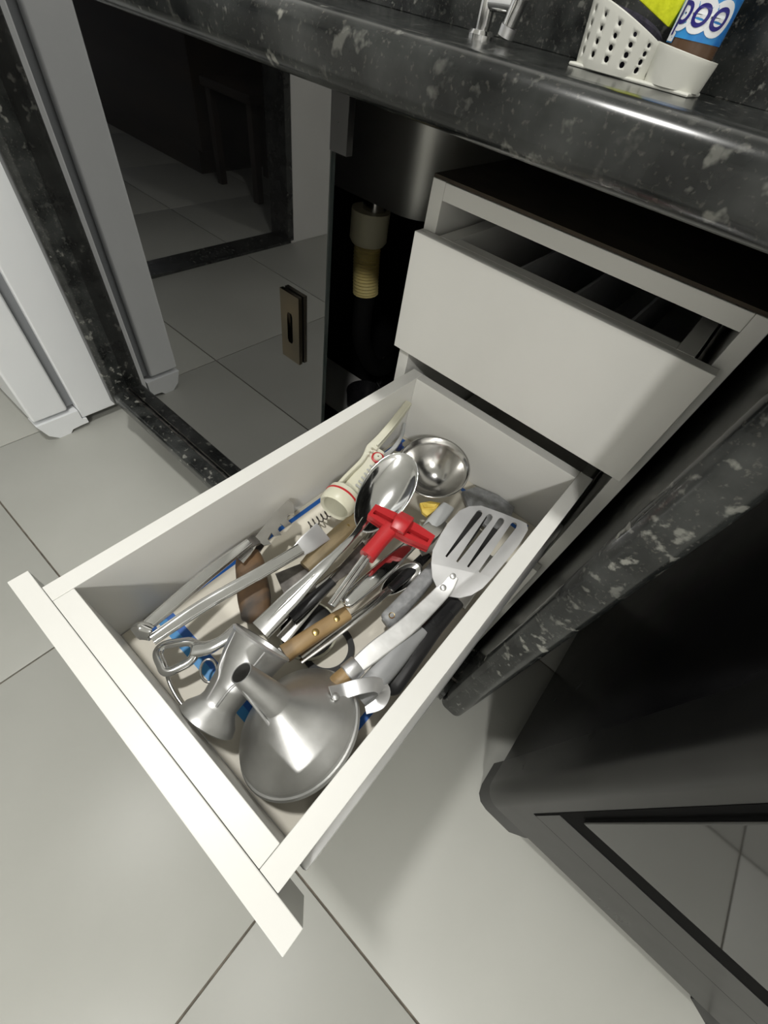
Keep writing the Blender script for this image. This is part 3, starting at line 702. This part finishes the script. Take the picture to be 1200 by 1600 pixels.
# teaspoon with long handle
ts_ = T('dessert_spoon', 'steel dessert spoon with a dark reflecting bowl and slim handle', 'spoon', at(600, 930, .54))
a0 = at(655, 884, .548); a1 = at(598, 926, .546)
bowl_mesh('bowl', (a0+a1)/2, a0-a1, Vector((1, -1, 0)), (a0-a1).length/2, .0115, .005, 'steel', ts_, egg=-.1, up=Vector((.30, -.32, 1)))
bar('handle', [at(600, 924, .546), at(570, 950, .550), at(520, 985, .548), at(468, 1022, .543)], [(.004, .003), (.005, .0025), (.007, .0022), (.010, .002)], 'steel', ts_, 'soft')

# tan handled knife with brass rivets
tk_ = T('tan_handle_knife', 'kitchen knife with a tan wooden handle and two brass rivets', 'knife', at(490, 990, .55))
bar('handle', [at(543, 958, .556), at(520, 972, .557), at(480, 998, .558), at(444, 1022, .557)], [(.0145, .011), (.0155, .013), (.0160, .013), (.0170, .012)], 'wood_tan', tk_, 'soft', 6, 18)
disc('rivet', at(526, 967, .5645), .0032, .0016, (0, 0, 1), 'brass', tk_); disc('rivet', at(493, 988, .5655), .0036, .0016, (0, 0, 1), 'brass', tk_)
plate('blade', [at(u, v, .548) for u, v in ((450, 1030), (436, 1012), (395, 1040), (372, 1075), (400, 1068))], .0015, 'steel', tk_)

# table forks / knives lying below
fk = T('dinner_fork', 'plain steel dinner fork lying low between the knives', 'fork', at(540, 890, .54))
bar('handle', [at(412, 990, .533), at(470, 940, .536), at(535, 885, .540), at(560, 860, .542)], [(.014, .002), (.009, .0025), (.006, .003), (.008, .003)], 'steel', fk, 'soft')
for k in range(4):
    o_ = (k-1.5)*5; bar('tine', [at(558+o_*.6, 863+o_*.6, .542), at(575+o_*.8, 846+o_*.8, .538), at(598+o_*.8, 826+o_*.8, .543)], [(.0035, .0018), (.0026, .0016), (.0012, .001)], 'steel', fk, 'soft')
bk = T('brown_blade_knife', 'narrow stained knife blade lying under the red tool shaft', 'knife', at(540, 880, .55))
plate('blade', [at(u, v, .562) for u, v in ((566, 846), (574, 856), (562, 884), (520, 912), (505, 918), (535, 880))], .0014, 'steel_dark', bk)
bar('handle', [at(520, 908, .560), at(490, 935, .556), at(455, 965, .550)], [(.010, .006), (.012, .008), (.013, .008)], 'black', bk, 'soft')
sk2 = T('steak_knife', 'slim steel knife crossing below the tan wooden handle', 'knife', at(560, 970, .54))
bar('blade', [at(470, 1034, .538), at(520, 995, .541), at(560, 962, .545), at(612, 918, .546)], [(.005, .0015), (.008, .0016), (.009, .0016), (.008, .0014)], 'steel', sk2, 'flat')
bar('handle', [at(610, 920, .546), at(640, 893, .545), at(668, 866, .545)], [(.010, .006), (.012, .008), (.011, .007)], 'black', sk2, 'soft')

# black ring gasket
rg = _at(512, 1013, .5605)
ring = tag(lathe('rubber_ring', [(.0265, 0), (.0265, .003), (.0205, .003), (.0205, 0), (.0265, 0)], rg, (0, 0, 1), 'rubber', None, 48), 'flat black rubber ring lying on the liner under the knives', 'ring', GU)
# dark lid
jl = _at(482, 985, .5680)
T_ = T('jar_lid', 'dark grey round lid with a pale rim under the tan handle', 'lid', jl)
lathe('disc', [(.001, .004), (.024, .004), (.027, .003), (.028, -.004)], jl, (.1, -.1, 1), 'stove_grey', T_, 36)
lathe('rim', [(.0280, -.005), (.0295, -.002), (.0295, .003), (.0275, .0042)], jl, (.1, -.1, 1), 'cream', T_, 36)

# bottle opener with loop
bo = T('bottle_opener', 'chrome bottle opener with a rounded loop end beside the tongs', 'bottle opener', at(275, 1030, .54))
zz = .548
loop = [at(u, v, zz) for u, v in ((248, 1016), (258, 1008), (280, 1004), (297, 1003), (305, 1009), (304, 1022), (296, 1034), (280, 1043), (266, 1049), (257, 1048), (252, 1038), (247, 1026))]
LP = []
for i in range(len(loop)):
    p0, p1, p2, p3 = loop[i-1], loop[i], loop[(i+1) % len(loop)], loop[(i+2) % len(loop)]
    for k in range(4):
        t = k/4; LP.append(.5*((2*p1)+(p2-p0)*t+(2*p0-5*p1+4*p2-p3)*t*t+(3*p1-p0-3*p2+p3)*t**3))
bar('loop', LP, (.0085, .006), 'chrome', bo, 'oval', 1, 14, closed=True)
bar('neck', [at(302, 1014, .549), at(322, 1013, .550), at(345, 1003, .552), at(372, 985, .552)], [(.017, .006), (.013, .006), (.011, .005), (.016, .005)], 'chrome', bo, 'soft')
# wire loop
wl_ = T('wire_whisk', 'thin bent steel wire loop against the drawer front', 'whisk', at(280, 1090, .53))
rod('wire', [at(258, 1042, .533), at(266, 1070, .530), at(284, 1100, .527), at(310, 1122, .525), at(340, 1128, .525)], .0016, 'steel', wl_, 8, 10)
rod('ring', [at(326+13*math.cos(a), 1048+18*math.sin(a), .545+.003*math.sin(a)) for a in [2*math.pi*k/28 for k in range(28)]], .0012, 'steel', wl_, 1, 8, closed=True)

# slotted spatula
ss = T('slotted_spatula', 'aluminium spatula with four slots and two rivets over the right side', 'spatula', at(745, 860, .58))
zt_ = .588
def sz(u, v):
    # plane of the head: tip higher than heel
    return at(u, v, zt_ + .046*((930-v)/140))
head = [(697, 894), (676, 886)]
outer = [(674, 880), (676, 860), (690, 833), (702, 815), (718, 798), (733, 791), (752, 790), (786, 802), (815, 814), (823, 818), (825, 828), (812, 850), (793, 874), (770, 902)]
slots = []
for (ua, va), (ub, vb) in (((749, 802), (697, 870)), ((765, 808), (714, 878)), ((783, 814), (731, 886)), ((803, 821), (749, 894))):
    a, b = Vector((ua, va)), Vector((ub, vb)); d = (b-a).normalized(); nn = Vector((-d.y, d.x)); pts_ = []
    w0, w1 = 5.2, 1.6
    for k in range(5):
        t = math.pi*k/4; q = a - d*(w0*math.sin(t)) + nn*(w0*math.cos(t)); pts_.append(q)
    pts_ += [b-nn*w1, b+nn*w1]; slots.append([sz(*q) for q in pts_])
plate('head', [sz(*q) for q in outer], .0012, 'alu_bright', ss, slots)
def hz_(u, v):
    p = sz(u, v); return p
heel = [(770, 902), (755, 918), (738, 928), (720, 932), (700, 929), (684, 916), (676, 900), (674, 880)]
hp_ = [sz(*q) for q in heel]
for i in range(1, len(hp_)-1): hp_[i] = hp_[i]-Vector((0, 0, .0035*math.sin(math.pi*i/(len(hp_)-1))))
V = hp_+[p-Vector((0, 0, .0012)) for p in hp_]; nn_ = len(hp_)
cpt = sum((hp_[i] for i in range(nn_)), Vector())/nn_-Vector((0, 0, .0015))
V += [cpt, cpt-Vector((0, 0, .0012))]
F = [(i, i+1, 2*nn_) for i in range(nn_-1)]+[(nn_-1, 0, 2*nn_)]+[(nn_+i+1, nn_+i, 2*nn_+1) for i in range(nn_-1)]+[(nn_, 2*nn_-1, 2*nn_+1)]+[(i, i+1, nn_+i+1, nn_+i) for i in range(nn_-1)]+[(nn_-1, 0, nn_, 2*nn_-1)]
mesh('heel', V, F, 'alu_bright', ss, math.radians(12))
for u, v in ((708, 899), (693, 917)): disc('rivet', sz(u, v)+Vector((0, 0, -.0018)), .0034, .0022, (.0, -.3, 1), 'alu', ss)
bar('handle', [at(708, 900, .5955), at(690, 926, .5875), at(640, 975, .5815), at(590, 1014, .5785), at(556, 1042, .576)], [(.012, .0022), (.0155, .0022), (.0175, .0025), (.0175, .003), (.014, .004)], 'alu', ss, 'flat')
fe0, fe1 = at(560, 1038, .574), at(543, 1053, .571)
lathe('ferrule', [(.0085, 0), (.0092, .001), (.0095, (fe1-fe0).length), (.0088, (fe1-fe0).length+.001)], fe0, fe1-fe0, 'alu_bright', ss, 28, cap=True)
bar('wooden_grip', [at(545, 1051, .571), at(530, 1066, .568), at(505, 1088, .560)], [(.0155, .0155), (.0175, .0175), (.018, .018)], 'wood_tan', ss, 'oval', 6, 18)

# knife with pale grey handle
pk = T('chef_knife', 'chef knife with a thick light grey handle along the right side', 'knife', at(620, 1030, .56))
bar('handle', [at(560, 1090, .560), at(585, 1065, .565), at(615, 1030, .568), at(640, 1000, .568), at(653, 984, .566)], [(.018, .014), (.021, .017), (.0215, .018), (.0195, .016), (.0215, .016)], 'grey_pale', pk, 'soft', 6, 18)
plate('blade', [at(u, v, .566) for u, v in ((641, 980), (662, 996), (676, 975), (703, 935), (696, 932), (672, 956))], .0018, 'steel', pk)
# black handled knife
bk2 = T('carving_knife', 'carving knife with a glossy black handle pressed to the right side', 'knife', at(665, 1010, .56))
bar('handle', [at(603, 1078, .548), at(614, 1065, .552), at(647, 1019, .560), at(683, 972, .565), at(712, 940, .566)], [(.014, .012), (.023, .017), (.022, .018), (.020, .016), (.018, .015)], 'black', bk2, 'soft', 6, 18)
bar('blade', [at(716, 945, .566), at(742, 905, .560), at(770, 870, .552)], [(.016, .0018), (.020, .0016), (.010, .001)], 'steel', bk2, 'flat')

# grey spatula and black pieces under the slotted spatula
gs = T('rubber_spatula', 'dark grey rubber spatula lying flat behind the slotted spatula', 'spatula', at(750, 790, .53))
plate('blade', [at(u, v, .530) for u, v in ((722, 768), (745, 760), (780, 774), (804, 792), (796, 815), (770, 830), (735, 800))], .005, 'grey', gs)
bar('handle', [at(770, 826, .531), at(745, 860, .533), at(715, 900, .535)], [(.016, .006), (.012, .007), (.012, .007)], 'black', gs, 'soft')
bp_ = T('bread_knife', 'knife with a long black handle under the slotted spatula slots', 'knife', at(720, 850, .54))
bar('handle', [at(752, 806, .552), at(728, 838, .552), at(690, 880, .549)], [(.014, .011), (.017, .012), (.015, .011)], 'black', bp_, 'soft')
bar('blade', [at(690, 880, .549), at(660, 915, .546), at(625, 955, .540)], [(.013, .0016), (.014, .0015), (.005, .001)], 'steel', bp_, 'flat')
gl = T('can_opener', 'grey plastic can opener with a steel wheel beside the red handle', 'can opener', at(690, 830, .56))
bar('handle', [at(700, 792, .566), at(688, 806, .568), at(672, 826, .570), at(655, 852, .566)], [(.016, .008), (.018, .011), (.018, .011), (.014, .009)], 'grey_lt', gl, 'soft')
plate('steel_jaw', [at(u, v, .571) for u, v in ((680, 806), (693, 815), (696, 838), (684, 858), (660, 868), (655, 858), (676, 840))], .002, 'steel', gl)
disc('wheel', at(676, 840, .5725), .004, .002, (0, 0, 1), 'steel_dark', gl)
yb_ = T('yellow_clip', 'small yellow plastic clip wedged below the ladle bowl', 'clip', at(680, 795, .56))
plate('body', [at(u, v, .562) for u, v in ((656, 786), (672, 783), (688, 786), (680, 797), (668, 806), (660, 800))], .004, 'yellow', yb_)
plate('jaw', [at(u, v, .5635) for u, v in ((660, 787), (684, 787), (679, 792), (663, 793))], .0013, 'yellow', yb_)
# dark wire coil added in place of printed marks on the liner
cs = at(482, 822, .528); ce = at(520, 798, .530); cax_ = (ce-cs).normalized(); s1_, u1_ = frame(cax_)[1:]
cl = [cs+(ce-cs)*(i/60)+s1_*(.0045*math.cos(i*2*math.pi/10))+u1_*(.0045*math.sin(i*2*math.pi/10)) for i in range(61)]
tag(rod('print_mark_coil', cl, .0008, 'steel_dark', None, 1, 6), 'small dark wire coil standing in for printed marks beside the cream press', 'spring', GU)
